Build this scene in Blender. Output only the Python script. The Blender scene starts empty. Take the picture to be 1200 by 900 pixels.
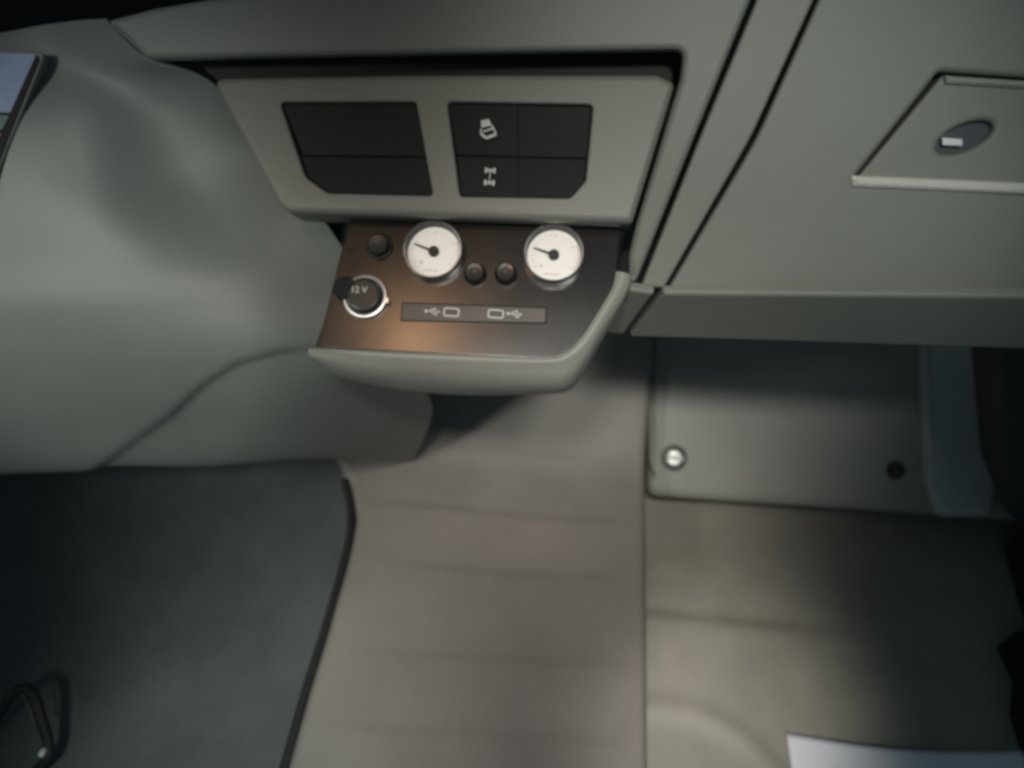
import bpy, bmesh, math, random
from mathutils import Vector, Matrix
from mathutils.geometry import tessellate_polygon
random.seed(4)
R = math.radians
scene = bpy.context.scene

# ------------------------------------------------------------------ camera
CAM = Vector((0.0, 0.0, 1.10))           # metres above the passenger floor
PITCH, YAW, F = R(50), R(5.65), 942.0     # F: focal length in photo pixels (1200 wide)
cd = bpy.data.cameras.new('camera'); cam = bpy.data.objects.new('camera', cd)
scene.collection.objects.link(cam); scene.camera = cam
cam.location = CAM
cam.rotation_euler = (R(90) - PITCH, 0, YAW)
cd.sensor_width = 36; cd.lens = 36 * F / 1200
cd.clip_start = 0.01; cd.clip_end = 50
cd.dof.use_dof = True; cd.dof.focus_distance = 0.70; cd.dof.aperture_fstop = 2.6

# ------------------------------------------------------------------ light
world = bpy.data.worlds.new('World'); scene.world = world; world.use_nodes = True
wb = world.node_tree.nodes['Background']
wb.inputs[0].default_value = (0.62, 0.92, 1.1, 1); wb.inputs[1].default_value = 0.080

def lamp(name, kind, loc, aim, power, col, **kw):
    l = bpy.data.lights.new(name, kind); o = bpy.data.objects.new(name, l)
    scene.collection.objects.link(o); o.location = loc
    o.rotation_euler = (Vector(aim) - Vector(loc)).to_track_quat('-Z', 'Y').to_euler()
    l.energy = power; l.color = col
    for k, v in kw.items(): setattr(l, k, v)
    return o
lamp('tray_glow_fill', 'AREA', (-0.42, -0.02, 2.05), (-0.09, 0.49, 0.62), 0.036, (1.0, 0.56, 0.28), shape='RECTANGLE', size=0.11, size_y=0.09, spread=R(26))  # added lamp out of view, gives the tray its warm reflected glow
lamp('tunnel_fill', 'SPOT', (-0.10, -0.35, 1.95), (-0.01, 0.50, 0.12), 51, (1.0, 0.95, 0.89), spot_size=R(23.5), spot_blend=0.9, shadow_soft_size=0.09)  # added spot out of view, brightens the tunnel and kick panel
lamp('dash_fill', 'SPOT', (0.24, -0.28, 1.85), (0.14, 0.57, 0.66), 39, (0.98, 1.0, 0.92), spot_size=R(27), spot_blend=0.95, shadow_soft_size=0.08)  # added spot out of view, brightens the glove box and switch panel
lamp('cover_fill', 'SPOT', (-0.95, -0.45, 1.55), (-0.40, 0.50, 0.47), 50, (1.0, 1.0, 0.92), spot_size=R(29), spot_blend=0.9, shadow_soft_size=0.12)  # added spot out of view, brightens the column cover from the left
lamp('driver_floor_fill', 'SPOT', (-0.30, -0.60, 1.60), (-0.32, 0.20, 0.10), 76, (0.94, 1.0, 0.92), spot_size=R(19), spot_blend=0.95, shadow_soft_size=0.10)  # added spot out of view, brightens a patch of the driver floor
lamp('passenger_floor_fill', 'SPOT', (-0.05, -0.60, 1.85), (0.235, 0.345, 0.02), 112, (1.0, 0.98, 0.90), spot_size=R(12), spot_blend=0.95, shadow_soft_size=0.06)  # added spot out of view, brightens the passenger floor and paper

vs = scene.view_settings
scene.display_settings.display_device = 'sRGB'
vs.view_transform = 'Standard'; vs.look = 'None'; vs.exposure = 0; vs.gamma = 1; vs.use_curve_mapping = False
scene.cycles.filter_width = 3.4
scene.cycles.max_bounces = 8

# ------------------------------------------------------------------ helpers
cosP, sinP, cosY, sinY = math.cos(PITCH), math.sin(PITCH), math.cos(YAW), math.sin(YAW)
FWD = Vector((-sinY * cosP, cosY * cosP, -sinP)); RIGHT = Vector((cosY, sinY, 0)); UP = RIGHT.cross(FWD)
def ray(px, py): return (FWD * F + RIGHT * (px - 600) + UP * (450 - py)).normalized()
def at_y(px, py, y): d = ray(px, py); return CAM + d * ((y - CAM.y) / d.y)
def at_z(px, py, z): d = ray(px, py); return CAM + d * ((z - CAM.z) / d.z)
def at_x(px, py, x): d = ray(px, py); return CAM + d * ((x - CAM.x) / d.x)

class Plane:
    """a plane that runs along the truck's X axis through two (y, z) points; z relative to the eye"""
    def __init__(s, lo, hi, tilt=0.0):
        s.o = Vector((0, lo[0], CAM.z + lo[1]))
        s.u = Vector((1, 0, 0)); s.v = Vector((0, hi[0] - lo[0], hi[1] - lo[1])).normalized()
        s.n = s.u.cross(s.v)
    def hit(s, px, py, h=0.0):
        d = ray(px, py); o = s.o + s.n * h
        p = CAM + d * ((o - CAM).dot(s.n) / d.dot(s.n))
        return Vector(((p - o).dot(s.u), (p - o).dot(s.v)))
    def pt(s, uv, h=0.0): return s.o + s.u * uv[0] + s.v * uv[1] + s.n * h
    def mat(s, uv, h=0.0):
        m = Matrix.Identity(4)
        for i, a in enumerate((s.u, s.v, s.n)):
            for j in range(3): m[j][i] = a[j]
        m.translation = s.pt(uv, h)
        return m

def area(p): return 0.5 * sum(p[i][0] * p[(i + 1) % len(p)][1] - p[(i + 1) % len(p)][0] * p[i][1] for i in range(len(p)))
def ccw(p):
    p = [Vector((q[0], q[1])) for q in p]
    return p if area(p) > 0 else p[::-1]
def rounded(pts, rad, seg=6):
    n = len(pts); out = []
    rad = rad if isinstance(rad, (list, tuple)) else [rad] * n
    for i in range(n):
        p = Vector(pts[i]); a = Vector(pts[i - 1]) - p; b = Vector(pts[(i + 1) % n]) - p
        r = rad[i]
        if r <= 0: out.append(p); continue
        ang = a.angle(b); t = min(r / math.tan(ang / 2), a.length * .48, b.length * .48)
        pa = p + a.normalized() * t; pb = p + b.normalized() * t
        for k in range(seg + 1):
            s = k / seg
            out.append(pa * (1 - s) ** 2 + p * 2 * s * (1 - s) + pb * s * s)
    return out
def inset(p, d):
    n = len(p); out = []
    for i in range(n):
        e1 = (p[i] - p[i - 1]); e2 = (p[(i + 1) % n] - p[i])
        if e1.length < 1e-9 or e2.length < 1e-9: out.append(p[i].copy()); continue
        n1 = Vector((-e1.y, e1.x)).normalized(); n2 = Vector((-e2.y, e2.x)).normalized()
        m = n1 + n2; k = m.dot(n1)
        out.append(p[i] + m * (d / max(k, .35)))
    return out

COL = scene.collection
def finish(name, me, mat, parent=None, sharp=38):
    for p in me.polygons: p.use_smooth = True
    me.set_sharp_from_angle(angle=R(sharp))
    if mat is not None: me.materials.append(mat)
    o = bpy.data.objects.new(name, me); COL.objects.link(o)
    if parent is not None: o.parent = parent
    return o
def from_bm(name, bm, mat, parent=None, sharp=38, normals=True):
    if normals: bmesh.ops.recalc_face_normals(bm, faces=bm.faces)
    isplate = 'plate' in bm.faces.layers.int.keys()
    me = bpy.data.meshes.new(name); bm.to_mesh(me); bm.free()
    o = finish(name, me, mat, parent, sharp)
    if isplate:
        w = o.modifiers.new('normals', 'WEIGHTED_NORMAL'); w.weight = 100; w.keep_sharp = True
    return o
def tag(o, label, cat, group=None, kind=None):
    if label: o['label'] = label
    if cat: o['category'] = cat
    if group: o['group'] = group
    if kind: o['kind'] = kind
    return o
def empty(name, m=None):
    o = bpy.data.objects.new(name, None); COL.objects.link(o); o.empty_display_size = .02
    if m is not None: o.matrix_world = m
    return o

def plate_mesh(pl, outer, holes=(), thick=.01, bev=.002, hbev=None, h=0.0, seg=4, f=None):
    """a plate with rounded edges; outer and holes are loops in the plane's own metres; f bends it: f(u,v)->extra height"""
    bm = bmesh.new(); hbev = bev if hbev is None else hbev
    outer = ccw(outer); holes = [ccw(q) for q in holes]
    def V(p, d): return bm.verts.new(pl.pt(p, h - d + (f(p[0], p[1]) if f else 0)))
    fronts = []
    def rings(loop, b, sign):
        prev = [V(p, thick) for p in loop]
        back = prev
        steps = [(0, 1)] + [(1 - math.cos(R(90) * k / seg), 1 - math.sin(R(90) * k / seg)) for k in range(1, seg + 1)]
        for ins, dep in steps:
            cur = [V(p, b * dep) for p in inset(loop, sign * b * ins)]
            for i in range(len(loop)):
                j = (i + 1) % len(loop)
                q = (prev[i], prev[j], cur[j], cur[i])
                bm.faces.new(q if sign > 0 else q[::-1])
            prev = cur
        return prev, back
    vs_, bk = rings(outer, bev, 1); loops = [vs_]; backs = [bk]
    for q in holes:
        a, b = rings(q, hbev, -1); loops.append(a); backs.append(b)
    flat = [v for l in loops for v in l]; bflat = [v for l in backs for v in l]
    def loc(v):
        d = v.co - pl.o; return Vector((d.dot(pl.u), d.dot(pl.v), 0))
    tris = tessellate_polygon([[loc(v) for v in l] for l in loops])
    for t in tris:
        try: bm.faces.new([flat[i] for i in t])
        except ValueError: pass
    if not holes:
        try: bm.faces.new(backs[0][::-1])
        except ValueError: pass
    bm.faces.layers.int.new('plate')
    return bm
def px_loop(pl, pts, rad=0.0, seg=6, h=0.0):
    return rounded([pl.hit(x, y, h) for x, y in pts], rad, seg)

def lathe(prof, seg=48, cx=0, cy=0):
    """profile of (radius, height) turned about Z"""
    bm = bmesh.new(); rows = []
    for r, z in prof:
        if r < 1e-6: rows.append([bm.verts.new((cx, cy, z))]); continue
        rows.append([bm.verts.new((cx + r * math.cos(2 * math.pi * k / seg), cy + r * math.sin(2 * math.pi * k / seg), z)) for k in range(seg)])
    for a, b in zip(rows, rows[1:]):
        for k in range(seg):
            j = (k + 1) % seg
            if len(a) == 1: bm.faces.new((a[0], b[j], b[k]))
            elif len(b) == 1: bm.faces.new((a[k], a[j], b[0]))
            else: bm.faces.new((a[k], a[j], b[j], b[k]))
    return bm
def flat_prism(loop, z0, z1):
    bm = bmesh.new(); loop = ccw(loop)
    a = [bm.verts.new((p[0], p[1], z0)) for p in loop]; b = [bm.verts.new((p[0], p[1], z1)) for p in loop]
    for i in range(len(loop)):
        j = (i + 1) % len(loop); bm.faces.new((a[i], a[j], b[j], b[i]))
    for t in tessellate_polygon([[Vector((p[0], p[1], 0)) for p in loop]]):
        bm.faces.new([b[i] for i in t])
    return bm
def merge(bms):
    out = bmesh.new()
    for b in bms:
        me = bpy.data.meshes.new('t'); b.to_mesh(me); b.free(); out.from_mesh(me); bpy.data.meshes.remove(me)
    return out
def disc_pts(cx, cy, rx, ry=None, n=32, rot=0):
    ry = ry or rx; c, s = math.cos(rot), math.sin(rot)
    return [(cx + rx * math.cos(t) * c - ry * math.sin(t) * s, cy + rx * math.cos(t) * s + ry * math.sin(t) * c) for t in [2 * math.pi * k / n for k in range(n)]]
def ring_flat(outer, inner, z0, z1):
    bm = bmesh.new(); n = len(outer)
    L = [[bm.verts.new((p[0], p[1], z)) for p in q] for q, z in ((outer, z0), (outer, z1), (inner, z1), (inner, z0))]
    for a, b in zip(L, L[1:]):
        for i in range(n):
            j = (i + 1) % n; bm.faces.new((a[i], a[j], b[j], b[i]))
    return bm
def catmull(p, t):
    n = len(p) - 1; x = min(max(t * n, 0), n - 1e-9); i = int(x); f = x - i
    a, b, c, d = p[max(i - 1, 0)], p[i], p[i + 1], p[min(i + 2, n)]
    return 0.5 * ((2 * b) + (c - a) * f + (2 * a - 5 * b + 4 * c - d) * f * f + (3 * b - a - 3 * c + d) * f ** 3)
def grid_bm(P):
    bm = bmesh.new(); V = [[bm.verts.new(p) for p in r] for r in P]
    for a, b in zip(V, V[1:]):
        for i in range(len(a) - 1): bm.faces.new((a[i], b[i], b[i + 1], a[i + 1]))
    return bm
def smooth(a, b, x):
    t = min(max((x - a) / (b - a), 0), 1); return t * t * (3 - 2 * t)
def tube(pts, rx, ry, side, seg=12, n=60, cap=True):
    """flattened tube along a smooth line"""
    bm = bmesh.new(); rings = []
    P = [catmull(pts, k / (n - 1)) for k in range(n)]
    for k in range(n):
        t = (P[min(k + 1, n - 1)] - P[max(k - 1, 0)]).normalized()
        s = (side - t * side.dot(t)).normalized(); w = t.cross(s)
        rings.append([bm.verts.new(P[k] + s * rx * math.cos(a) + w * ry * math.sin(a)) for a in [2 * math.pi * q / seg for q in range(seg)]])
    for a, b in zip(rings, rings[1:]):
        for q in range(seg): bm.faces.new((a[q], a[(q + 1) % seg], b[(q + 1) % seg], b[q]))
    if cap: bm.faces.new(rings[0]); bm.faces.new(rings[-1][::-1])
    return bm
def text_mesh(txt, size):
    c = bpy.data.curves.new('t', 'FONT'); c.body = txt; c.size = size; c.align_x = 'CENTER'; c.align_y = 'CENTER'; c.extrude = .00012
    c.offset = size * .012
    o = bpy.data.objects.new('t', c); me = bpy.data.meshes.new_from_object(o)
    bpy.data.objects.remove(o); return me

# ------------------------------------------------------------------ materials
def mat(name, col, rough=.55, metal=0, grain=900, bump=.10, mottle=.10, mscale=9, spec=.5, coat=0, wear=0):
    m = bpy.data.materials.new(name); m.use_nodes = True
    nt = m.node_tree; N = nt.nodes; L = nt.links; b = N['Principled BSDF']
    b.inputs['Metallic'].default_value = metal; b.inputs['Specular IOR Level'].default_value = spec
    b.inputs['Coat Weight'].default_value = coat; b.inputs['Coat Roughness'].default_value = .12
    tc = N.new('ShaderNodeTexCoord'); geo = N.new('ShaderNodeNewGeometry')
    n1 = N.new('ShaderNodeTexNoise'); n1.inputs['Scale'].default_value = mscale; n1.inputs['Detail'].default_value = 6; n1.inputs['Roughness'].default_value = .62
    L.new(geo.outputs['Position'], n1.inputs['Vector'])
    mx = N.new('ShaderNodeMix'); mx.data_type = 'RGBA'
    mx.inputs[6].default_value = (*[c * (1 - mottle) for c in col], 1); mx.inputs[7].default_value = (*[min(c * (1 + mottle), 1) for c in col], 1)
    rp = N.new('ShaderNodeValToRGB'); rp.color_ramp.elements[0].position = .3; rp.color_ramp.elements[1].position = .7
    L.new(n1.outputs[0], rp.inputs[0]); L.new(rp.outputs[0], mx.inputs[0])
    last = mx.outputs[2]
    if wear:
        n3 = N.new('ShaderNodeTexNoise'); n3.inputs['Scale'].default_value = 38; n3.inputs['Detail'].default_value = 8; n3.inputs['Roughness'].default_value = .75
        L.new(geo.outputs['Position'], n3.inputs['Vector'])
        r3 = N.new('ShaderNodeValToRGB'); r3.color_ramp.elements[0].position = .56; r3.color_ramp.elements[1].position = .74
        m3 = N.new('ShaderNodeMix'); m3.data_type = 'RGBA'; mu = N.new('ShaderNodeMath'); mu.operation = 'MULTIPLY'; mu.inputs[1].default_value = wear
        L.new(n3.outputs[0], r3.inputs[0]); L.new(r3.outputs[0], mu.inputs[0]); L.new(mu.outputs[0], m3.inputs[0])
        L.new(last, m3.inputs[6]); m3.inputs[7].default_value = (.30, .28, .24, 1); last = m3.outputs[2]
    L.new(last, b.inputs['Base Color'])
    mr = N.new('ShaderNodeMapRange'); mr.inputs[3].default_value = max(rough - .07, .02); mr.inputs[4].default_value = min(rough + .07, 1)
    L.new(n1.outputs[0], mr.inputs[0]); L.new(mr.outputs[0], b.inputs['Roughness'])
    if bump:
        n2 = N.new('ShaderNodeTexNoise'); n2.inputs['Scale'].default_value = grain; n2.inputs['Detail'].default_value = 3
        L.new(geo.outputs['Position'], n2.inputs['Vector'])
        bp = N.new('ShaderNodeBump'); bp.inputs['Strength'].default_value = bump; bp.inputs['Distance'].default_value = .001
        L.new(n2.outputs[0], bp.inputs['Height']); L.new(bp.outputs[0], b.inputs['Normal'])
    return m
M = {
 'grey':   mat('grey_dash_plastic', (.215, .225, .195), .52, grain=700, bump=.18, mottle=.07),
 'cover':  mat('grey_column_plastic', (.195, .215, .195), .50, grain=700, bump=.18, mottle=.08, mscale=6),
 'panel':  mat('beige_grey_plastic', (.205, .205, .178), .47, grain=800, bump=.15, mottle=.07),
 'rim':    mat('pale_rim_plastic', (.30, .30, .265), .42, grain=800, bump=.12, mottle=.06),
 'pale':   mat('lit_lip_plastic', (.62, .61, .55), .40, grain=800, bump=.1, mottle=.05),  # pale base colour imitates light falling on the latch's bottom wall
 'black':  mat('black_switch_plastic', (.010, .012, .011), .62, grain=800, bump=.15, mottle=.15, spec=.25),
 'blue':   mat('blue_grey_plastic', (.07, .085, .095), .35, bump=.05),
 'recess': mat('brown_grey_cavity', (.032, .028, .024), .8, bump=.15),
 'tray':   mat('dark_brown_tray', (.010, .0075, .0060), .24, grain=900, bump=.04, mottle=.2, spec=.75),
 'usb':    mat('brown_grey_plastic', (.085, .074, .064), .42, bump=.08),
 'knob':   mat('dark_knob_plastic', (.022, .022, .021), .36, bump=.05),
 'smoke':  mat('smoky_button', (.032, .027, .024), .34, bump=0, coat=.15),
 'chrome': mat('chrome', (.72, .71, .69), .16, metal=1, bump=0, mottle=.05),
 'glint':  mat('glint_steel', (.92, .93, .92), .25, metal=.15, bump=0, mottle=.04),  # near white with little metal, so the colour itself imitates a glint
 'satin':  mat('satin_chrome', (.82, .81, .78), .34, metal=.75, bump=0, mottle=.05),
 'dial':   mat('white_dial', (.88, .86, .82), .5, bump=0, mottle=.03, mscale=60),
 'ink':    mat('black_ink', (.012, .012, .012), .5, bump=0),
 'fade':   mat('grey_ink', (.45, .42, .40), .6, bump=0),
 'pink':   mat('faded_red_ink', (.66, .45, .40), .6, bump=0),
 'mark':   mat('pale_print', (.62, .62, .60), .5, bump=0),
 'tunnel': mat('warm_grey_mat', (.236, .214, .193), .60, grain=420, bump=.30, mottle=.10, mscale=7, wear=.25),
 'dfloor': mat('dark_carpet', (.092, .104, .102), .9, grain=260, bump=.9, mottle=.16, mscale=11, spec=.15, wear=.10),
 'pfloor': mat('beige_rubber_mat', (.31, .292, .248), .62, grain=350, bump=.30, mottle=.16, mscale=8, wear=.25),
 'knee':   mat('kick_panel_plastic', (.30, .297, .26), .50, grain=600, bump=.2, mottle=.09, wear=.10),
 'pillar': mat('lit_pillar_plastic', (.50, .50, .46), .5, grain=600, bump=.2, mottle=.08),  # paler than the kick panel to imitate light on the bulge
 'fast':   mat('pale_fastener', (.52, .52, .47), .35, bump=.05),
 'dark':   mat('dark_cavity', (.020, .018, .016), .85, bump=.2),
 'void':   mat('matt_black_carcass', (.022, .023, .022), .9, bump=.2),
 'sill':   mat('dark_sill', (.030, .036, .036), .7, grain=300, bump=.4, mottle=.3, mscale=12, wear=.1),
 'paper':  mat('white_paper', (.78, .79, .84), .7, grain=500, bump=.05, mottle=.02),
 'print':  mat('grey_print', (.36, .37, .42), .7, bump=0),
 'strap':  mat('black_strap', (.010, .010, .011), .6, grain=1200, bump=.4),
 'rubber': mat('rubber_and_edge_shade', (.016, .018, .018), .7, bump=.2),
 'screen': mat('pale_blue_screen', (.34, .40, .58), .25, bump=0, mottle=.18, mscale=14),
 'teal':   mat('teal_strip', (.10, .15, .16), .4, bump=0),
 'orange': mat('orange_strip', (.45, .17, .10), .5, bump=0),
}
def glass_mat():
    m = bpy.data.materials.new('gauge_glass'); m.use_nodes = True; nt = m.node_tree; nt.nodes.clear()
    o = nt.nodes.new('ShaderNodeOutputMaterial'); t = nt.nodes.new('ShaderNodeBsdfTransparent'); g = nt.nodes.new('ShaderNodeBsdfGlossy')
    g.inputs['Roughness'].default_value = .05; fr = nt.nodes.new('ShaderNodeFresnel'); fr.inputs[0].default_value = 1.45
    mx = nt.nodes.new('ShaderNodeMixShader')
    nt.links.new(fr.outputs[0], mx.inputs[0]); nt.links.new(t.outputs[0], mx.inputs[1]); nt.links.new(g.outputs[0], mx.inputs[2]); nt.links.new(mx.outputs[0], o.inputs[0])
    return m
M['glass'] = glass_mat()
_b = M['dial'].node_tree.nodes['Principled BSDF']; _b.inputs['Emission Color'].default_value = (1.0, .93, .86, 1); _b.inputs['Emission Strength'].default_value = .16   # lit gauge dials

Z = lambda r: CAM.z + r                     # height given relative to the eye
TUN, DFL, PFL = Z(-.95), Z(-.985), Z(-1.10)   # tunnel, driver floor, passenger floor
D = Plane((.52, -.49), (.66, -.30))          # raked face of the dashboard
P = Plane((.545, -.426), (.632, -.348))      # switch panel
T = Plane((.455, -.505), (.555, -.4473))     # top of the tray
Lw = Plane((.546, -.586), (.520, -.490))     # turned-under lower strip of the dashboard
K = Plane((.645, -1.045), (.850, -.885))      # passenger kick panel

# ------------------------------------------------------------------ setting: floors and bulkhead
XT = at_z(757, 700, TUN).x                   # right edge of the tunnel
def heightfield(name, x0, x1, y0, y1, nx, ny, fz, m):
    rows = [[Vector((x0 + (x1 - x0) * i / nx, y0 + (y1 - y0) * j / ny, 0)) for i in range(nx + 1)] for j in range(ny + 1)]
    for r in rows:
        for p in r: p.z = fz(p.x, p.y)
    return from_bm(name, grid_bm(rows), m, sharp=60, normals=False)
from mathutils import noise
def n2(x, y, s): return noise.noise(Vector((x * s, y * s, 3.7)))
df = heightfield('driver_floor', -1.25, XT, -.35, 1.02, 120, 100, lambda x, y: DFL + .006 * n2(x, y, 5) + .0025 * n2(x, y, 19), M['dfloor'])
# flip so the floor faces up
for o in (df,): o.data.flip_normals()
tag(df, None, None, kind='structure')
fA, fB = at_z(772, 722, PFL), at_z(850, 726, PFL)
def pf(x, y):
    z = PFL + .0035 * n2(x, y, 6)
    z += .010 * smooth(fA.y + .012, fA.y - .012, y) * smooth(.50, .30, x)          # step in the mat
    c = at_z(800, 900, PFL); r = math.hypot(x - c.x + .02, y - c.y + .10)
    z += .006 * math.exp(-((r - .17) / .014) ** 2)                                # shallow curved fold
    return z
pfl = heightfield('passenger_floor', XT - .02, 1.25, -.35, 1.02, 150, 150, pf, M['pfloor'])
pfl.data.flip_normals(); tag(pfl, None, None, kind='structure')
bm = bmesh.new()
for (x0, x1, y0, y1, z0, z1) in ((-1.3, 1.3, 1.00, 1.06, PFL - .02, Z(-.12)),):
    r = bmesh.ops.create_cube(bm, size=1, matrix=Matrix.Translation(((x0 + x1) / 2, (y0 + y1) / 2, (z0 + z1) / 2)) @ Matrix.Diagonal((x1 - x0, y1 - y0, z1 - z0, 1)))
tag(from_bm('bulkhead_wall', bm, M['void']), None, None, kind='structure')

# tunnel: ribbed mat that climbs the bulkhead at its far end, curved left edge
edge_px = [(318, 960), (335, 900), (360, 810), (385, 730), (405, 660), (416, 608), (411, 572), (396, 538), (380, 510)]
edge = [at_z(x, y, TUN) for x, y in edge_px]
def left_x(y):
    if y <= edge[0].y: return edge[0].x + (y - edge[0].y) * -.35
    for a, b in zip(edge, edge[1:]):
        if a.y <= y <= b.y: return a.x + (b.x - a.x) * smooth(0, 1, (y - a.y) / (b.y - a.y)) * .4 + (b.x - a.x) * .6 * (y - a.y) / (b.y - a.y)
    return edge[-1].x
prof = []                                     # (y, z) stations
y = -.30
while y < .625: prof.append((y, TUN)); y += .004
for a in range(0, 39, 2): prof.append((.625 + .12 * math.sin(R(a)), TUN + .12 * (1 - math.cos(R(a)))))
yb, zb = prof[-1]
prof += [(yb + .012 * k * math.cos(R(38)), zb + .012 * k * math.sin(R(38))) for k in range(1, 24)]
ridges = [at_z(620, 533, TUN).y, at_z(600, 600, TUN).y, at_z(600, 668, TUN).y, at_z(600, 770, TUN).y, at_z(600, 862, TUN).y]
rows = []
NXT = 90
for (y, z) in prof:
    xl = left_x(y); row = []
    for i in range(NXT + 1):
        t = i / NXT; x = xl + (XT - xl) * t
        h = 0
        for k, ry in enumerate(ridges):
            w = .012 * math.sin(5 * t + k) * .3; sl = .02 * (t - .5) * .4
            d_ = y - (ry + w + sl)
            fade = smooth(.02, .22, t) * smooth(.99, .86, t)
            h += fade * ((.0010, .0020, .0016, .0010, .0009)[k]) * (smooth(.004, -.010, d_) * smooth(-.10, -.012, d_))
        h += .0022 * n2(x, y, 7)
        rim = .006 * (smooth(.985, 1, t)) + .010 * smooth(.02, 0, t)
        row.append(Vector((x, y, z + h - rim)))
    rows.append([Vector((row[0].x, row[0].y, row[0].z - .10)), Vector((row[0].x + .001, row[0].y, row[0].z - .012))] + row + [Vector((XT + .0005, row[-1].y, row[-1].z - .01)), Vector((XT, row[-1].y, row[-1].z - .22))])
tun = from_bm('tunnel_floor', grid_bm(rows), M['tunnel'], sharp=50, normals=False); tun.data.flip_normals()
tag(tun, None, None, kind='structure')
# dark strip added to imitate the shadowed gap along the tunnel's left edge
ep = [Vector((left_x(y) - .004, y, TUN - .010)) for y in [-.28 + .04 * k for k in range(24)] if y < .62]
trim = from_bm('edge_shadow', tube(ep, .006, .008, Vector((1, 0, 0)), n=90), M['rubber'])
tag(trim, 'dark strip imitating the shadowed gap along the curved left edge of the central floor tunnel', 'trim')

# ------------------------------------------------------------------ steering column cover (big smooth moulding, left)
rowspec = [  # each: list of (px, py, y-depth)
 [(-220, 66, .66), (-80, 50, .675), (0, 40, .68), (50, 30, .685), (92, 24, .672), (124, 22, .662)],
 [(-220, 118, .61), (-80, 104, .63), (0, 92, .645), (70, 82, .66), (125, 75, .658), (174, 68, .648)],
 [(-220, 178, .57), (-80, 162, .59), (10, 148, .605), (100, 132, .625), (180, 116, .642), (250, 97, .652)],
 [(-220, 250, .53), (-70, 238, .55), (40, 225, .565), (130, 212, .585), (225, 195, .610), (312, 175, .645)],
 [(-220, 320, .495), (-60, 310, .515), (70, 300, .530), (180, 288, .545), (285, 275, .565), (380, 258, .590)],
 [(-220, 380, .465), (-60, 372, .485), (80, 365, .497), (200, 357, .508), (310, 347, .522), (425, 333, .560)],
 [(-220, 440, .445), (-60, 435, .465), (80, 430, .473), (210, 424, .480), (325, 417, .490), (450, 410, .535)],
 [(-220, 500, .435), (-60, 497, .455), (80, 494, .462), (215, 490, .468), (345, 484, .490), (506, 474, .600)],
 [(-220, 557, .440), (-60, 555, .460), (90, 551, .467), (230, 546, .475), (370, 536, .520), (482, 541, .640)],
]
ctrl = [[at_y(x, y, d) for x, y, d in r] for r in rowspec]
ctrl.append([p + Vector((0, .07, -.012)) for p in ctrl[-1]])
NR, NC = 150, 150
crease = [Vector(p) for p in ((96, 560), (150, 520), (198, 486), (235, 450), (275, 424), (325, 410), (380, 404))]
def to_px(p):
    d = p - CAM; z = d.dot(FWD); return Vector((600 + F * d.dot(RIGHT) / z, 450 - F * d.dot(UP) / z))
cols = [[catmull([r[c] for r in ctrl], i / NR) for i in range(NR + 1)] for c in range(6)]
S = [[catmull([cols[c][i] for c in range(6)], j / NC) for j in range(NC + 1)] for i in range(NR + 1)]
S2 = []
for i in range(NR + 1):
    row = []
    for j in range(NC + 1):
        p = S[i][j]
        a = S[min(i + 1, NR)][j] - S[max(i - 1, 0)][j]; b = S[i][min(j + 1, NC)] - S[i][max(j - 1, 0)]
        n = b.cross(a).normalized()
        if n.y > 0: n = -n
        q = to_px(p); sd = 1e9; sg = 1
        for s0, s1 in zip(crease, crease[1:]):
            e = s1 - s0; t = min(max((q - s0).dot(e) / e.dot(e), 0), 1); dd = q - (s0 + e * t)
            if dd.length < abs(sd): sd = dd.length; sg = 1 if (e.x * dd.y - e.y * dd.x) > 0 else -1
        fade = smooth(395, 330, q.x) * smooth(20, 120, q.x) * smooth(575, 545, q.y)
        below = sd * sg
        disp = -.0055 * smooth(-5, 9, below) * smooth(90, 10, below) * fade
        shadow_dent = smooth(95, 245, q.x - (q.y - 180) * .2) * smooth(330, 190, q.y) * smooth(40, 130, q.y) * (1 - smooth(.60, 1, j / NC))  # hollow shaped into the cover to imitate a soft cast shadow
        row.append(p + n * (disp - .031 * shadow_dent))
    S2.append(row)
cv = from_bm('column_cover', grid_bm(S2), M['cover'], sharp=60)
md = cv.modifiers.new('thickness', 'SOLIDIFY'); md.thickness = .004; md.offset = 0
tag(cv, 'large smooth grey green moulded cover left of the gauges with a faint crease', 'dash cover')
# pale display at the far left
dp_o = at_y(20, 120, .600)
dsp = empty('display', Matrix.Translation(dp_o))
SD = Plane((0, 0), (1, 1))
_a, _b, _c = at_y(52, 60, .660), at_y(-30, 290, .518), at_y(-110, 60, .628)
SD.o = _a; SD.u = (_a - _c).normalized(); SD.v = ((_a - _b) - SD.u * (_a - _b).dot(SD.u)).normalized(); SD.n = SD.u.cross(SD.v)
def display_plate(name, px, m, h, thick, bev, rad, parent, pl=SD):
    o = from_bm(name, plate_mesh(pl, px_loop(pl, px, rad, h=h), (), thick, bev, h=h), m)
    if parent is not None:
        o.parent = parent; o.matrix_parent_inverse = parent.matrix_world.inverted()
    return o
scr_out = [(-120, 52), (55, 60), (-40, 295), (-215, 292)]
display_plate('bezel', scr_out, M['grey'], .0045, .014, .002, .006, dsp)
display_plate('dark_border', [(-112, 57), (49, 65), (-36, 280), (-200, 280)], M['dark'], .0050, .004, .0008, .004, dsp)  # dark border around the screen
display_plate('screen', [(-105, 60), (43, 63), (12, 132), (-140, 128)], M['screen'], .0056, .004, .0005, .002, dsp)
display_plate('lower_bar', [(-140, 131), (11, 135), (3, 152), (-148, 149)], M['teal'], .0056, .004, .0005, .001, dsp)
display_plate('warning_stripe', [(-148, 152), (2, 155), (-4, 168), (-154, 164)], M['orange'], .0056, .004, .0005, .001, dsp)
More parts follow.
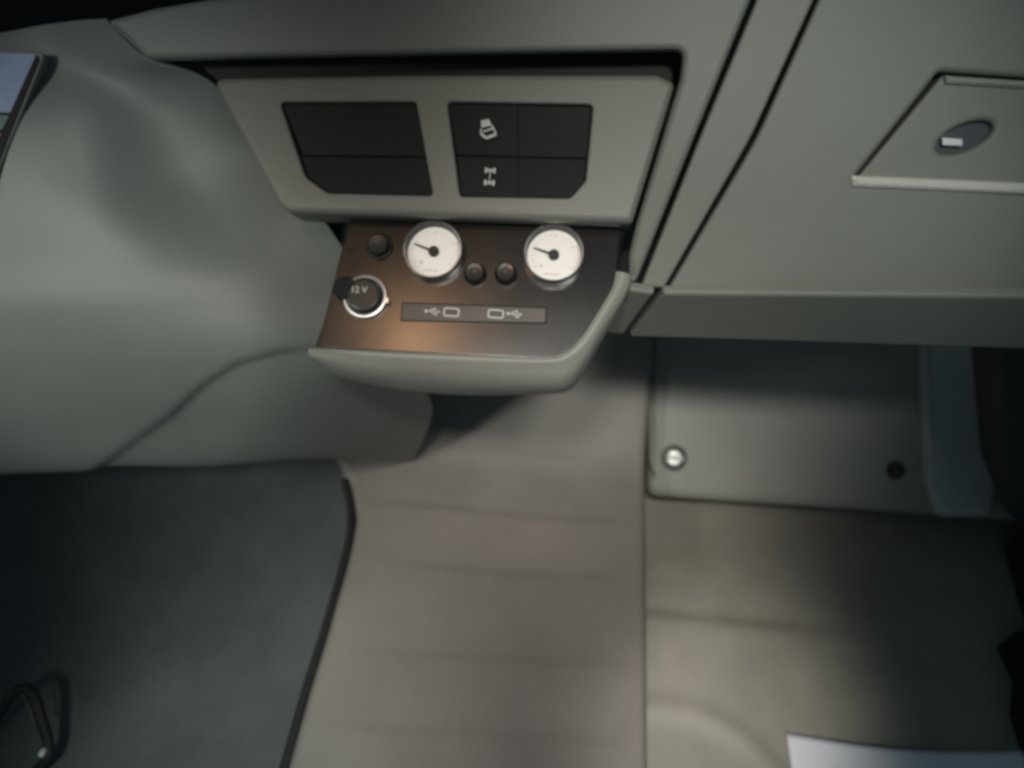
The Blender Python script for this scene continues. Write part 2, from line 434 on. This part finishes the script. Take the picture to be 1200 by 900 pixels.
display_plate('frame_edge', [(-154, 168), (-5, 172), (-36, 270), (-190, 268)], M['rim'], .0056, .004, .0005, .001, dsp)
tag(dsp, 'pale blue display with grey bezel cut off by the left edge of the picture', 'display')

# ------------------------------------------------------------------ dashboard face
sur_out = [(122, 24), (180, 9), (240, -1), (420, -18), (700, -34), (895, -36), (880, 0), (818, 152), (747, 328), (737, 334), (737, 300), (746, 262), (798, 92), (802, 57), (500, 62), (172, 69)]
sr = [.004, .02, .03, .02, .02, .004, 0, .3, .003, .002, 0, .002, .006, .008, 0, .01]
surround = from_bm('dashboard_surround', plate_mesh(D, px_loop(D, sur_out, sr), (), .014, .005), M['grey'])
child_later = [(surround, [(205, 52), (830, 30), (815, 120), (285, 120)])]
tag(surround, 'grey plastic dashboard frame around the top and right of the recessed switch panel', 'dashboard')
strip_r = [.002, .002, 0, .3, .002, .002, .3, 0]
strip = [(891, -22), (966, -28), (950, 8), (881, 160), (778, 338), (751, 336), (824, 152), (886, 2)]
st = from_bm('dashboard_strip', plate_mesh(D, px_loop(D, strip, strip_r), (), .040, .0025), M['grey'])
tag(st, 'narrow slanting grey trim strip between two dark gaps beside the glove box', 'trim')
# glove box: lid on the raked face with a latch recess
gl = empty('glove_box', D.mat(D.hit(1050, 330)))
def child(o, parent):
    o.parent = parent; o.matrix_parent_inverse = parent.matrix_world.inverted(); return o
bpy.context.view_layer.update()
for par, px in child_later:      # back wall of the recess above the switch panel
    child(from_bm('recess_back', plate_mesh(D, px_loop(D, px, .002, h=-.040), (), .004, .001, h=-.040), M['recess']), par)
lid = [(971, -24), (1420, -40), (1420, 352), (1200, 345), (783, 339), (888, 160), (956, 8)]
latch_hole = [(1101, 83), (1275, 95), (1275, 232), (999, 211)]
lidbm = plate_mesh(D, px_loop(D, lid, [.003, .003, .003, 0, .003, .3, 0]), [px_loop(D, latch_hole, [.006, .006, .006, .003])], .035, .003, .0045)
lid_o = child(from_bm('lid', lidbm, M['grey']), gl)
# latch: recessed handle with a finger hole
Dl = D
hole_e = disc_pts(*Dl.hit(1132, 161, -.006), .0235, .0105, 40, R(27))
handle_px = [(1105, 88), (1290, 100), (1290, 221), (1004, 209)]
lt = child(from_bm('latch', plate_mesh(Dl, px_loop(Dl, handle_px, [.004, .002, .002, .002], h=-.007), [hole_e], .012, .0022, .0045, h=-.007), M['grey']), lid_o)
lt['label'] = 'recessed grey latch plate with a dark oval finger hole'
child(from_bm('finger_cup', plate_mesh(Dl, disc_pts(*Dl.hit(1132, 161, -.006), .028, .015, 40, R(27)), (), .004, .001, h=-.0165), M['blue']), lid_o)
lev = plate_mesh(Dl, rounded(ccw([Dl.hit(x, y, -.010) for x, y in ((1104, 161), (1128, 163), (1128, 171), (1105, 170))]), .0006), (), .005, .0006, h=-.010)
child(from_bm('glint_tab', lev, M['glint']), lid_o)  # near white tab added to imitate a glint in the finger hole
top_rim = [(1107, 88), (1290, 100), (1290, 109), (1109, 98)]
child(from_bm('latch_rim', plate_mesh(D, px_loop(D, top_rim, .001, h=-.0035), (), .006, .0022, h=-.0035), M['rim']), lid_o)
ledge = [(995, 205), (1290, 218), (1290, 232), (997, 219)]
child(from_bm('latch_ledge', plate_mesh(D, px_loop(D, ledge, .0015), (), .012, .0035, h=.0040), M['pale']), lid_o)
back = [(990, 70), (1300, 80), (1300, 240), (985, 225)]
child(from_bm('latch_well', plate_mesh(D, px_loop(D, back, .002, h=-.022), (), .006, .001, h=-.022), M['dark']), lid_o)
low = [(777, 344), (1420, 350), (1420, 418), (1200, 410), (960, 402), (737, 395)]
child(from_bm('lower_edge', plate_mesh(Lw, px_loop(Lw, low, .003), (), .008, .004), M['grey']), gl)
tag(gl, 'wide grey glove box lid with a recessed latch near the upper right corner', 'glove box')
lows = [(738, 340), (767, 344), (731, 392), (700, 390)]
ls = from_bm('dashboard_corner', plate_mesh(Lw, px_loop(Lw, lows, .002), (), .008, .003), M['grey'])
tag(ls, 'small triangular grey dash corner below the slanting strip beside the tray rim', 'trim')

# ------------------------------------------------------------------ switch panel
sp = empty('switch_panel', P.mat(P.hit(540, 250)))
bpy.context.view_layer.update()
po = [(246, 90), (500, 86), (770, 86), (792, 96), (741, 262), (560, 256), (336, 249), (326, 240)]
o1 = [(328, 119), (487, 119), (507, 229), (384, 226), (358, 207)]
o2 = [(524, 119), (695, 122), (686, 212), (668, 232), (539, 230)]
o1r, o2r = [.004, .004, .003, .010, .012], [.004, .005, .008, .008, .004]
H1, H2 = px_loop(P, o1, o1r), px_loop(P, o2, o2r)
pb = plate_mesh(P, px_loop(P, po, [.008, 0, .006, .006, .006, 0, .006, .006]), [H1, H2], .045, .006, .002)
child(from_bm('frame', pb, M['panel']), sp)
child(from_bm('backing', plate_mesh(P, px_loop(P, [(260, 100), (780, 100), (735, 255), (345, 245)], .003, h=-.014), (), .004, .001, h=-.014), M['void']), sp)
def clip_half(poly, a, b):                  # keep what lies left of the line a->b
    out = []
    for i in range(len(poly)):
        p, q = poly[i], poly[(i + 1) % len(poly)]
        sp_ = (b - a).cross(p - a) if False else (b.x - a.x) * (p.y - a.y) - (b.y - a.y) * (p.x - a.x)
        sq = (b.x - a.x) * (q.y - a.y) - (b.y - a.y) * (q.x - a.x)
        if sp_ >= 0: out.append(p)
        if (sp_ >= 0) != (sq >= 0): out.append(p + (q - p) * (sp_ / (sp_ - sq)))
    return out
def clean(poly):
    out = []
    for p in poly:
        if not out or (p - out[-1]).length > 4e-4: out.append(p)
    if (out[0] - out[-1]).length < 4e-4: out.pop()
    return out
blanks = {}
for key, hole, mid, ver in (('a', H1, ((328, 180), (500, 182)), ((408, 118), (428, 230))), ('b', H2, ((520, 180), (700, 184)), ((606, 118), (607, 232)))):
    base = inset(ccw(hole), .0006)
    ma, mb = [P.hit(*q) for q in mid]; va, vb = [P.hit(*q) for q in ver]
    g = .00032
    for up in (True, False):
        for left in ((True, False) if key == 'b' else (None,)):
            off = Vector((0, g if up else -g))
            poly = clip_half(base, ma + off, mb + off) if up else clip_half(base, mb + off, ma + off)
            offx = Vector((-g if left else g, 0))
            if left is not None: poly = clip_half(poly, vb + offx, va + offx) if not left else clip_half(poly, va + offx, vb + offx)
            # orientation: pick the side that holds the wanted half
            c = sum((p for p in poly), Vector((0, 0))) / max(len(poly), 1)
            poly = clean(poly)
            tiltv = .0012
            def bend(u, v, cy=c.y, up=up): return (v - cy) * (.08 if up else -.05)
            o = child(from_bm('switch_blank', plate_mesh(P, poly, (), .009, .0012, h=-.0035 - (.0006 if left else 0), f=bend), M['black']), sp)
            blanks[key, up, left] = (o, c)
def icon(parent, name, pl, bms, h, m):
    bm = merge(bms); bm.transform(pl.mat((0, 0), h))
    return child(from_bm(name, bm, m), parent)
def stroke(a, b, w): 
    a, b = Vector(a), Vector(b); e = (b - a).normalized(); n = Vector((-e.y, e.x)) * w / 2
    return [a - n, b - n, b + n, a + n]
c = P.hit(571, 151, -.0025); s = .001
tip = [(-.0062, .0066), (.0016, .0082), (.0082, -.0040), (.0004, -.0084), (-.0056, -.0040)]
tipper = [flat_prism([c + Vector(p) for p in ((-.0056, .0062), (.0010, .0078), (.0040, .0026), (-.0048, .0002))], 0, .0003),
          flat_prism([c + Vector(p) for p in stroke((-.0048, -.0004), (-.0052, -.0042), .0012)], 0, .0003),
          flat_prism([c + Vector(p) for p in stroke((-.0052, -.0046), (.0002, -.0084), .0022)], 0, .0003),
          flat_prism([c + Vector(p) for p in stroke((.0002, -.0082), (.0082, -.0044), .0024)], 0, .0003),
          flat_prism([c + Vector(p) for p in stroke((.0040, .0024), (.0080, -.0042), .0014)], 0, .0003),
          flat_prism([c + Vector(p) for p in stroke((-.0030, -.0030), (.0046, .0002), .0016)], 0, .0003)]
bl = blanks['b', True, True][0]
icon(bl, 'tipper_symbol', P, tipper, -.0010, M['mark'])
c = P.hit(574, 207, -.003)
dif = []
for yy in (.0052, -.0052):
    for xx in (-.0034, .0034): dif.append(flat_prism([c + Vector((xx + a, yy + b)) for a, b in ((-.0011, -.0022), (.0011, -.0022), (.0011, .0022), (-.0011, .0022))], 0, .0003))
    dif.append(flat_prism([c + Vector(p) for p in stroke((-.003, yy), (.003, yy), .0010)], 0, .0003))
    dif.append(flat_prism([Vector(p) for p in disc_pts(c.x, c.y + yy, .0015, n=12)], 0, .00035))
dif.append(flat_prism([c + Vector(p) for p in stroke((0, -.005), (0, .005), .0008)], 0, .0003))
icon(blanks['b', False, True][0], 'axle_symbol', P, dif, -.0030, M['mark'])
tag(sp, 'beige grey trapezoid panel holding two dark banks of switch blanks', 'switch panel')

# ------------------------------------------------------------------ tray with gauges
tray = empty('console_tray', T.mat(T.hit(540, 410)))
bpy.context.view_layer.update()
top_px = [(414, 236), (730, 244), (722, 320), (716, 342), (680, 398), (655, 419), (630, 420), (372, 408)]
tl = px_loop(T, top_px, [0, 0, .004, .006, .02, .022, .012, .002])
child(from_bm('top', plate_mesh(T, tl, (), .004, .0008), M['tray']), tray)
# rim: rolled lip and skirt swept along the tray's front and right
inner = [(371, 408), (440, 411), (520, 414.5), (600, 418), (640, 419), (660, 414), (679, 398), (698, 370), (717, 338), (722, 318)]
crest = [(362, 409), (430, 420), (520, 425), (600, 428), (650, 428), (672, 421), (692, 402), (710, 374), (732, 339), (739, 322)]
bott = [(363, 418, .452), (396, 441, .455), (470, 457, .458), (548, 463, .460), (630, 462, .461), (664, 459, .464), (678, 446, .474), (698, 413, .492), (735, 345, .522), (742, 326, .535)]
NS = 90
def sm(pts): return [catmull(pts, k / NS) for k in range(NS + 1)]
Lin0 = sm([T.pt(T.hit(x, y), -.004) for x, y in inner])
Lin = sm([T.pt(T.hit(x, y, .004), .004) for x, y in inner])
Lcr = sm([T.pt(T.hit(x, y, .003), .003) for x, y in crest])
Lbo = sm([at_y(x, y, d) for x, y, d in bott])
rows = [Lin0, Lin]
for k in range(1, 5):                          # rounded crest
    t = k / 5; rows.append([a * (1 - t) + b * t + T.n * .0022 * math.sin(math.pi * t) for a, b in zip(Lin, Lcr)])
rows.append(Lcr)
for k in range(1, 10):                         # bellied skirt
    t = k / 10; rows.append([a * (1 - t) + b * t + Vector((0, -.012 * math.sin(math.pi * t ** .8), 0)) * (.35 + .65 * (1 - abs(2 * i / NS - 1))) for i, (a, b) in enumerate(zip(Lcr, Lbo))])
rows.append(Lbo)
rows.append([p + Vector((0, .012, -.004)) for p in Lbo]); rows.append([Vector((p.x, .72, p.z - .006)) for p in Lbo])
child(from_bm('rim', grid_bm(rows), M['rim'], sharp=50), tray)
tag(tray, 'dark brown instrument tray with pale grey front lip below the switch panel', 'tray')

def gauge(name, px, label, needle_deg):
    g = empty(name, T.mat(T.hit(px[0], px[1]), 0)); g.scale = (.985, .985, .985)
    r = .0262
    from_bm('bezel', lathe([(r, -.003), (r + .0004, .0070), (r + .0002, .0108), (r - .0004, .0116), (r - .0011, .0116), (r - .0016, .0108)], 64), M['chrome'], g)
    from_bm('inner_ring', lathe([(r - .0016, .0108), (r - .0022, .0050), (r - .0030, .0024)], 64), M['knob'], g)
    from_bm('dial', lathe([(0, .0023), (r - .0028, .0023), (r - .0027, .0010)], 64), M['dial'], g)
    mk = []
    for k in range(0, 25):
        a = R(215 - k * 250 / 24); L = .0030 if k % 6 == 0 else .0017
        e = Vector((math.cos(a), math.sin(a)))
        mk.append(flat_prism(stroke(e * (.0196 - L), e * .0196, .00035 if k % 6 else .0006), .0024, .00248))
    from_bm('scale_marks', merge(mk), M['fade'], g)
    arc = [Vector((math.cos(R(a)), math.sin(R(a)))) for a in range(-36, 31, 6)]
    from_bm('red_band', flat_prism([a * .0222 for a in arc] + [a * .0212 for a in arc[::-1]], .0024, .0025), M['pink'], g)
    from_bm('print_line', flat_prism(stroke((-.0075, -.0170), (.0060, -.0170), .0007), .0024, .00252), M['pink'], g)
    from_bm('unit_mark', merge([flat_prism(stroke((-.0115, -.0088), (-.0090, -.0112), .0007), .0024, .0025), flat_prism(stroke((-.0112, -.0110), (-.0094, -.0090), .0006), .0024, .00254)]), M['fade'], g)
    a = R(needle_deg); e = Vector((math.cos(a), math.sin(a))); nn = Vector((-e.y, e.x))
    nd = from_bm('needle', flat_prism([e * -.003 - nn * .0013, e * .0188 - nn * .0006, e * .0188 + nn * .0006, e * -.003 + nn * .0013], .0042, .0048), M['ink'], g)
    from_bm('hub', lathe([(.0047, .0024), (.0047, .0056), (.0038, .0064), (0, .0066)], 32), M['ink'], g)
    from_bm('glass', lathe([(0, .0100), (.5 * r, .00995), (r - .0016, .0096)], 64), M['glass'], g)
    tag(g, label, 'gauge', 'pressure gauges on the tray')
gauge('pressure_gauge', (509, 296.5), 'round white dial gauge nearest the twelve volt socket, chrome rim and black needle', 162)
gauge('pressure_gauge', (649, 300.5), 'round white dial gauge nearest the glove box, chrome rim and black needle', 164)

# 12 V socket
so = empty('power_socket', T.mat(T.hit(429, 349), 0))
from_bm('ring', lathe([(.0192, 0), (.0192, .0036), (.0186, .0050), (.0172, .0052), (.0160, .0044), (.0150, .0030), (.0146, 0)], 56), M['satin'], so)
cap = lathe([(.0146, .001), (.0146, .0066), (.0141, .0077), (.0125, .0082), (.0122, .0078), (0, .0078)], 48, -.0012, .0012)
capo = from_bm('cap', cap, M['knob'], so)
hg = lathe([(.0105, 0), (.0105, .0050), (.0095, .0062), (0, .0064)], 32, -.0185, .0060)
from_bm('hinge', hg, M['black'], so)
from_bm('clip', flat_prism(rounded([(.0175, -.0052), (.0212, -.0046), (.0208, .0000), (.0178, -.0008)], .0008), 0, .0062), M['satin'], so)
tm = text_mesh('12 V', .0078); tm.materials.append(M['mark'])
to = bpy.data.objects.new('voltage_text', tm); COL.objects.link(to); to.parent = capo; to.location = (-.0050, .0044, .00785); to.rotation_euler = (0, 0, R(3))
tag(so, 'black capped twelve volt socket in a chrome ring at the tray left edge', 'socket')
# dark push button
pbn = empty('push_button', T.mat(T.hit(445, 290), 0))
from_bm('collar', lathe([(.0118, 0), (.0118, .0022), (.0108, .0030), (.0098, .0030), (.0096, 0)], 40), M['knob'], pbn)
from_bm('cap', lathe([(.0096, 0), (.0094, .0075), (.0082, .0090), (.004, .0086), (0, .0084)], 40), M['knob'], pbn)
tag(pbn, 'dark round push button in the upper left corner of the tray', 'button')
for px, lb in (((557, 322), 'small smoky round knob nearer the gauge beside the socket'), ((593, 322), 'small smoky round knob nearer the gauge beside the glove box')):
    k = empty('small_knob', T.mat(T.hit(*px), 0))
    from_bm('base', lathe([(.0100, 0), (.0098, .0022), (.0090, .0030)], 32), M['knob'], k)
    from_bm('cap', lathe([(.0088, .0024), (.0086, .0080), (.0070, .0102), (.0036, .0098), (.0028, .0086), (0, .0084)], 32), M['smoke'], k)
    tag(k, lb, 'knob', 'small knobs between the gauges')
# USB panel
us = empty('usb_panel', T.mat(T.hit(556, 366), 0))
bpy.context.view_layer.update()
up_px = [(472, 355), (640, 361), (639, 378), (470, 375)]
child(from_bm('strip_shadow', plate_mesh(T, px_loop(T, [(471, 354), (641, 360), (640.5, 379.5), (469, 376.5)], .001), (), .003, .0003, h=.0006), M['void']), us)  # black plate imitates the strip's faint shadow on the tray
faceo = child(from_bm('face', plate_mesh(T, px_loop(T, up_px, .0012, h=.0022), (), .003, .0005, h=.0022), M['usb']), us)
def rrect(c, w, h, r, rot=0, skew=0):
    q = rounded([Vector((-w / 2, -h / 2)), Vector((w / 2, -h / 2)), Vector((w / 2 + skew, h / 2)), Vector((-w / 2, h / 2))], r, 5)
    return [c + Vector((p.x * math.cos(rot) - p.y * math.sin(rot), p.x * math.sin(rot) + p.y * math.cos(rot))) for p in q]
for (px, tx) in (((529, 366), (507, 365)), ((581, 368), (603, 368))):
    c = T.hit(*px, .0023); 
    bm = ring_flat(rrect(c, .0138, .0078, .0024), rrect(c, .0112, .0052, .0014), 0, .0006); bm.transform(T.mat((0, 0), .0021))
    pr = child(from_bm('port', bm, M['mark']), us)
    bm = flat_prism(rrect(c, .0112, .0052, .0014), 0, .0002); bm.transform(T.mat((0, 0), .0021)); child(from_bm('opening', bm, M['knob']), pr)
    bm = flat_prism(rrect(c, .0080, .0018, .0006), 0, .0004); bm.transform(T.mat((0, 0), .0021)); child(from_bm('tongue', bm, M['usb']), pr)
    c = T.hit(*tx, .0023)
    fl = 1 
    tri = [flat_prism([c + Vector(p) for p in stroke((-.0056, 0), (.0044, 0), .0008)], 0, .0003), flat_prism(disc_pts(c.x - .0056, c.y, .0014, n=14), 0, .00034),
           flat_prism([c + Vector(p) for p in ((.0042, .0013), (.0042, -.0013), (.0066, 0))], 0, .00034),
           flat_prism([c + Vector(p) for p in stroke((-.0032, 0), (-.0006, .0022), .0008)], 0, .00026), flat_prism([c + Vector(p) for p in stroke((-.0008, .0022), (.0014, .0022), .0008)], 0, .00028), flat_prism(disc_pts(c.x + .0018, c.y + .0022, .0010, n=12), 0, .00036),
           flat_prism([c + Vector(p) for p in stroke((-.0012, 0), (.0012, -.0022), .0008)], 0, .00022), flat_prism([c + Vector(p) for p in stroke((.0010, -.0022), (.0026, -.0022), .0008)], 0, .00024), flat_prism([c + Vector((.0030 + a, -.0022 + b)) for a, b in ((-.0009, -.0009), (.0009, -.0009), (.0009, .0009), (-.0009, .0009))], 0, .00038)]
    icon(us, 'usb_symbol', T, tri, .0022, M['mark'])
tag(us, 'narrow brown grey strip with two charging ports and pale trident symbols', 'usb panel')

# ------------------------------------------------------------------ passenger kick panel
kp = empty('kick_panel', K.mat(K.hit(900, 580)))
bpy.context.view_layer.update()
kpx = [(759, 380), (1400, 398), (1400, 625), (1000, 598), (759, 582)]
holes = []
for (x, y, r) in ((790, 537, .0185), (1050, 551, .0130)):
    c = K.hit(x, y); holes.append(disc_pts(c.x, c.y, r, n=40))
child(from_bm('panel', plate_mesh(K, px_loop(K, kpx, [.003, .003, .02, 0, .018]), holes, .02, .012, .003), M['knee']), kp)
for i, (x, y, r) in enumerate(((790, 537, .0185), (1050, 551, .0130))):
    c = K.hit(x, y)
    fz = empty('fastener', K.mat(c, 0)); bpy.context.view_layer.update(); fz.parent = kp; fz.matrix_parent_inverse = kp.matrix_world.inverted()
    from_bm('cup', lathe([(r + .003, -.004), (r, -.006), (r - .001, -.012), (0, -.012)], 40), M['knob'] if i == 0 else M['usb'], fz)
    kn = from_bm('turn_knob', lathe([(.0105, -.012), (.0105, -.001), (.0098, .0004), (0, .0006)], 40), M['satin'] if i == 0 else M['usb'], fz)
    from_bm('tab', flat_prism(rounded([(-.0100, -.0022), (.0135, -.0026), (.0150, .0000), (.0135, .0026), (-.0100, .0022)], .001), -.006, .0028), M['fast'] if i == 0 else M['knob'], fz)
    from_bm('slot', flat_prism([(-.0085, .0032), (.0070, .0032), (.0070, .0052), (-.0085, .0052)], -.002, .0010), M['knob'], fz)
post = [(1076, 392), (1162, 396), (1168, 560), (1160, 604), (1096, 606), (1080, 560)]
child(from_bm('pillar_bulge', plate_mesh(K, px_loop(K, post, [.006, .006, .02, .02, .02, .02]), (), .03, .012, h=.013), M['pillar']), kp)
tag(kp, 'grey kick panel with a quarter turn fastener under the glove box', 'kick panel')
# thin dark seam between tunnel and kick panel
seam = [Vector(K.pt(K.hit(x, y), .0105)) + Vector((0, -.002, 0)) for x, y in ((757.5, 400), (757.5, 460), (758, 520), (760, 540), (766, 556))]
sm_ = from_bm('seam_seal', tube(seam, .0012, .0012, Vector((1, 0, 0)), seg=8, n=40), M['rubber'])
tag(sm_, 'thin black seal curving down the seam left of the kick panel', 'seal')

# door sill and seat foot at the right edge
XS = at_z(1175, 700, PFL).x
bm = bmesh.new()
sx = [(XS + .02, PFL - .01), (XS + .022, PFL + .05), (XS + .03, PFL + .07), (XS + .05, PFL + .078), (XS + .5, PFL + .09)]
rows = [[Vector((x + .012 * n2(x, yy, 4), yy, z)) for x, z in sx] for yy in [-.35 + .03 * k for k in range(35)]]
sl = from_bm('door_sill', grid_bm(rows), M['sill'], sharp=50)
tag(sl, 'dark door sill running along the right side of the passenger floor', 'sill')
bm = plate_mesh(Plane((.60, -1.09), (.64, -.50)), px_loop(Plane((.60, -1.09), (.64, -.50)), [(1163, 380), (1420, 400), (1420, 680), (1210, 640), (1176, 600), (1172, 540)], .02), (), .10, .015)
tag(from_bm('pillar_trim', bm, M['sill']), 'dark footwell side trim at the right edge beneath the glove box', 'trim')
q = [at_z(x, y, PFL) for x, y in ((1166, 756), (1186, 800), (1182, 838), (1196, 884), (1290, 900), (1290, 740))]
bm = bmesh.new(); loop = rounded([Vector((p.x, p.y)) for p in q], .01, 5); loop = ccw(loop)
prev = None
for zz, ins in ((PFL + .001, 0), (PFL + .05, .002), (PFL + .062, .006), (PFL + .066, .014)):
    cur = [bm.verts.new((p.x, p.y, zz)) for p in inset(loop, ins)]
    if prev:
        for i in range(len(cur)): j = (i + 1) % len(cur); bm.faces.new((prev[i], prev[j], cur[j], cur[i]))
    prev = cur
bm.faces.new(prev)
tag(from_bm('seat_foot', bm, M['strap']), 'black uneven edged object on the floor at the far right above the paper', 'seat foot')

# ------------------------------------------------------------------ sheet of paper on the passenger floor
pa, pbb, pc = at_z(920, 861, PFL + .012), at_z(1196, 881, PFL + .012), at_z(928, 900, PFL + .012)
ex = (pbb - pa); wid = ex.length; ex.normalize(); ey = Vector((ex.y, -ex.x, 0))
pr = empty('paper_sheet', Matrix.Translation(pa)); bpy.context.view_layer.update()
def pp(s, t):
    p = pa + ex * s + ey * t
    p += ey * (.010 * math.sin(math.pi * min(max(s / wid, 0), 1)) ) * max(0, 1 - t / .1)
    p.z = PFL + .013 + .006 * math.sin(s * 13 + 1.0) * math.cos(t * 9) + .010 * smooth(.06, 0, t) * smooth(.05, .25, s)
    return p
rows = [[pp(wid * i / 40, .21 * j / 30) for i in range(41)] for j in range(31)]
sh = child(from_bm('sheet', grid_bm(rows), M['paper'], sharp=60), pr); mo = sh.modifiers.new('thickness', 'SOLIDIFY'); mo.thickness = .0003
rows = [[pp(.052 + .10 * i / 12, .036 + .05 * j / 8) + Vector((0, 0, .0012)) for i in range(13)] for j in range(9)]
child(from_bm('printed_block', grid_bm(rows), M['print'], sharp=60), pr)
tag(pr, 'white sheet of paper lying on the passenger floor at the bottom right', 'paper')

# ------------------------------------------------------------------ black strap loop on the driver floor
def sp3(x, y, h): return at_z(x, y, DFL + h)
st_pts = [sp3(-40, 880, .010), sp3(-12, 852, .03), sp3(8, 822, .05), sp3(26, 806, .06), sp3(40, 816, .06), sp3(48, 842, .05), sp3(56, 868, .035), sp3(56, 888, .025), sp3(44, 902, .015), sp3(20, 925, .010)]
sto = empty('strap_loop', Matrix.Translation(sp3(30, 850, 0))); bpy.context.view_layer.update()
child(from_bm('strap', tube(st_pts, .0062, .0045, Vector((1, .3, .1)), seg=14, n=90), M['strap']), sto)
in_pts = [sp3(27, 813, .056), sp3(34, 830, .052), sp3(41, 850, .044)]
child(from_bm('stitched_edge', tube(in_pts, .0012, .0008, Vector((1, 0, 0)), seg=8, n=24), M['usb']), sto)
bk = lathe([(.0028, -.004), (.0034, -.003), (.0034, .003), (.0028, .004), (0, .0044)], 20)
bk.transform(Matrix.Translation(sp3(50, 882, .034)) @ Matrix.Rotation(R(70), 4, 'X'))
child(from_bm('rivet', bk, M['glint']), sto)
tag(sto, 'black strap loop with a shiny rivet on the driver floor at bottom left', 'strap')
